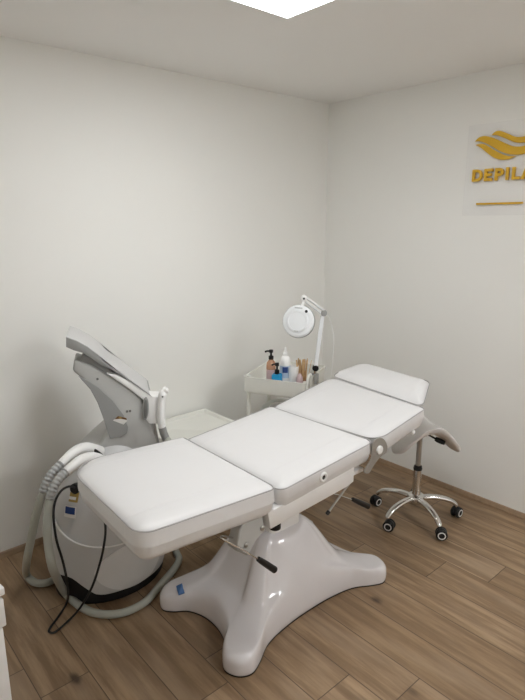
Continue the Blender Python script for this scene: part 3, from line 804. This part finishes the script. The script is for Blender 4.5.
# ------------------------------------------------------------------ low table by the wall
LZ = .50
a = on_z(205, 408, LZ); xr = a.x
yb_, yf_ = -.020, -.46; xl = xr - .46
tb = thing('side_table', 'low white table with a raised rim against the wall behind the machine', 'table', ((xl + xr) / 2, (yb_ + yf_) / 2, 0))
co = [(xl, yf_), (xr, yf_), (xr, yb_), (xl, yb_)]
def rg(i, z): return [Vector((x, y, z)) for x, y in rpoly(co, [.012] * 4, i, 4)]
build('tabletop', loft([rg(.004, LZ - .05), rg(0, LZ - .046), rg(0, LZ - .003), rg(.003, LZ), rg(.016, LZ), rg(.019, LZ - .003), rg(.021, LZ - .016), rg(.024, LZ - .018)]), 'cream', tb, 40)
for x, y in ((xl + .03, yf_ + .03), (xr - .03, yf_ + .03), (xr - .03, yb_ - .03), (xl + .03, yb_ - .03)):
    build('leg', box(x - .017, x + .017, y - .017, y + .017, 0, LZ - .045, .003), 'cream', tb)
build('shelf', box(xl + .015, xr - .015, yf_ + .015, yb_ - .015, .16, .178, .003), 'cream', tb)

# ------------------------------------------------------------------ cabinet at the left edge
CZ = .60
c0 = on_z(4.6, 587, CZ)
cr = R(8)
ca = thing('cabinet', 'white cabinet corner at the left edge of the picture', 'cabinet', (c0.x, c0.y, 0))
def cbx(x0, x1, y0, y1, z0, z1, bv=.003):
    return box(x0, x1, y0, y1, z0, z1, bv).tf(Matrix.Translation(Vector((c0.x, c0.y, 0))) @ Matrix.Rotation(cr, 4, 'Z'))
build('top', cbx(-.45, 0, 0, .40, CZ - .025, CZ, .004), 'enamel', ca)
build('carcass', cbx(-.44, -.024, .012, .39, 0.03, CZ - .025), 'enamel', ca)
d = build('drawer', cbx(-.44, -.008, -.004, .012, CZ - .12, CZ - .032), 'enamel', ca)
build('knob', lathe([(.006, 0), (.006, .012), (.012, .016), (.010, .024), (.003, .026)], 14, Vector((c0.x, c0.y, CZ - .075)) + Matrix.Rotation(cr, 3, 'Z') @ Vector((-.22, -.004, 0)), Matrix.Rotation(cr, 3, 'Z') @ Vector((0, -1, 0))), 'chrome', d)
d = build('door', cbx(-.44, -.018, -.002, .012, .06, CZ - .124), 'enamel', ca)
build('plinth', cbx(-.43, -.06, .03, .38, 0, .03, 0), 'enamel', ca)

# ------------------------------------------------------------------ wall sign
a = on_x(470, 126, 0); b = on_x(465, 215.5, 0)
yl_, zt_, zb_ = -1.030, a.z, b.z
sg = thing('wall_sign', 'clear acrylic sign with raised gold wave emblem and lettering on the right wall', 'sign', (0, -1.4, zb_))
build('panel', box(-.008, -.003, -1.80, yl_, zb_, zt_, .001, 1), 'acrylic', sg)
for y, z in ((yl_ - .025, zt_ - .025), (yl_ - .025, zb_ + .025), (-1.775, zt_ - .025), (-1.775, zb_ + .025)):
    build('spacer', lathe([(.005, 0), (.005, .003)], 12, Vector((-.0001, y, z)), (-1, 0, 0)), 'wplastic', sg)
def gold(name, P, th=.007, x=-.008, bv=.0012):
    P = [Vector((x, q.y, q.z)) for q in P]
    return build(name, bevel(prism(P, (-th, 0, 0)), bv, 1), 'gold', sg, 30)
def sx_(cx, cy): return on_x(420 + cx / 5, 100 + cy / 5, -.012)
def swoosh(up_, lo_):
    U_ = spline([sx_(*q) for q in up_], 5); L_ = spline([sx_(*q) for q in lo_], 5)
    return U_ + L_[::-1][1:-1]
gold('emblem_wave', swoosh([(358, 176), (378, 158), (402, 154), (440, 168), (482, 184), (525, 181), (570, 165), (600, 152)], [(358, 176), (385, 177), (425, 191), (470, 210), (505, 214), (545, 206), (585, 180), (600, 152)]))
gold('emblem_wave', swoosh([(275, 208), (295, 188), (325, 180), (370, 190), (425, 215), (470, 231), (520, 229), (575, 205), (612, 178)], [(275, 208), (305, 208), (345, 224), (395, 253), (445, 271), (500, 273), (550, 258), (595, 222), (612, 178)]))
gold('emblem_wave', swoosh([(277, 225), (300, 219), (325, 222), (365, 246), (410, 270), (440, 279), (480, 281)], [(277, 225), (305, 240), (335, 264), (365, 286), (400, 298), (440, 297), (480, 281)]))
# letters: strokes cut as outlines on the wall; y runs left to right as -y
P0 = sx_(260, 410); P1 = sx_(260, 350)
zL, LH = P0.z, (P1.z - P0.z)
def ly_(cx): return sx_(cx, 400).y
def letter(ch, cx0, cx1):
    y0, y1 = ly_(cx0), ly_(cx1); w = y0 - y1; t = .0145
    def pt(u, v): return Vector((0, y0 - u, zL + v))
    h = LH
    if ch == 'I': polys = [[(0, 0), (t, 0), (t, h), (0, h)]]
    if ch == 'L': polys = [[(0, 0), (w, 0), (w, t), (t, t), (t, h), (0, h)]]
    if ch == 'E': polys = [[(0, 0), (w, 0), (w, t), (t, t), (t, h / 2 - t / 2), (w * .88, h / 2 - t / 2), (w * .88, h / 2 + t / 2), (t, h / 2 + t / 2), (t, h - t), (w, h - t), (w, h), (0, h)]]
    if ch in 'DP':
        b0 = 0 if ch == 'D' else h * .34
        def arc(r_x, r_y, cx): return [(cx + r_x * math.sin(a), (b0 + h) / 2 - r_y * math.cos(a)) for a in (PI * k / 12 for k in range(13))]
        cx = w * .45; ry = (h - b0) / 2
        outer = arc(w - cx, ry, cx); inner = arc(w - cx - t, ry - t, cx)
        polys = [([(0, 0), (t, 0), (t, b0), ] if ch == 'P' else [(0, 0)]) + ([] if ch == 'D' else []) + outer + [(0, h)]]
        hole = [(t, b0 + t)] + inner + [(t, h - t)]
        out = polys[0]
        # bridge the hole: outline as one ring with a hairline slit at the stem
        if ch == 'P': ring_ = [(0, 0), (t, 0), (t, b0)] + outer + [(0, h), (0, h - t)] + [(t, h - t)] + inner[::-1] + [(t, b0 + t), (t, h - t - .0004), (0, h - t - .0004)]
        else: ring_ = [(0, 0)] + outer + [(0, h), (0, h - t)] + [(t, h - t)] + inner[::-1] + [(t, t), (t, h - t - .0004), (0, h - t - .0004)]
        polys = [ring_]
    if ch == 'A':
        polys = [[(0, 0), (t * 1.1, 0), (w / 2 - t * .42, h * .55 ), (w / 2, h * .74), (w / 2 + t * .42, h * .55), (w - t * 1.1, 0), (w, 0), (w / 2 + t * .62, h), (w / 2 - t * .62, h)], [(w * .26, h * .2), (w * .74, h * .2), (w * .67, h * .2 + t * .8), (w * .33, h * .2 + t * .8)]]
    mb = MB()
    for pl in polys: mb.merge(prism([Vector((-.008, q.y, q.z)) for q in (pt(*s) for s in pl)], (-.012, 0, 0)))
    build('letter', mb, 'gold', sg, 30, recalc=True)
for ch, a, b in (('D', 262, 312), ('E', 321, 362), ('P', 374, 417), ('I', 428, 443), ('L', 459, 500), ('A', 505, 565)): letter(ch, a, b)
ua_, ub_ = sx_(281, 520), sx_(515, 511)
gold('underline', [Vector((0, ua_.y, ua_.z - .005)), Vector((0, ub_.y, ua_.z - .005)), Vector((0, ub_.y, ua_.z + .005)), Vector((0, ua_.y, ua_.z + .005))], .008)

# ------------------------------------------------------------------ world and view
w = bpy.data.worlds.new('world'); sc.world = w; w.use_nodes = True
w.node_tree.nodes['Background'].inputs[0].default_value = (.5, .5, .5, 1)
w.node_tree.nodes['Background'].inputs[1].default_value = .2
sc.view_settings.view_transform = 'Standard'; sc.view_settings.look = 'None'
sc.view_settings.gamma = 1; sc.view_settings.use_curve_mapping = False
sc.view_settings.exposure = .30
sc.cycles.max_bounces = 10; sc.cycles.diffuse_bounces = 8; sc.cycles.caustics_reflective = False; sc.cycles.caustics_refractive = False
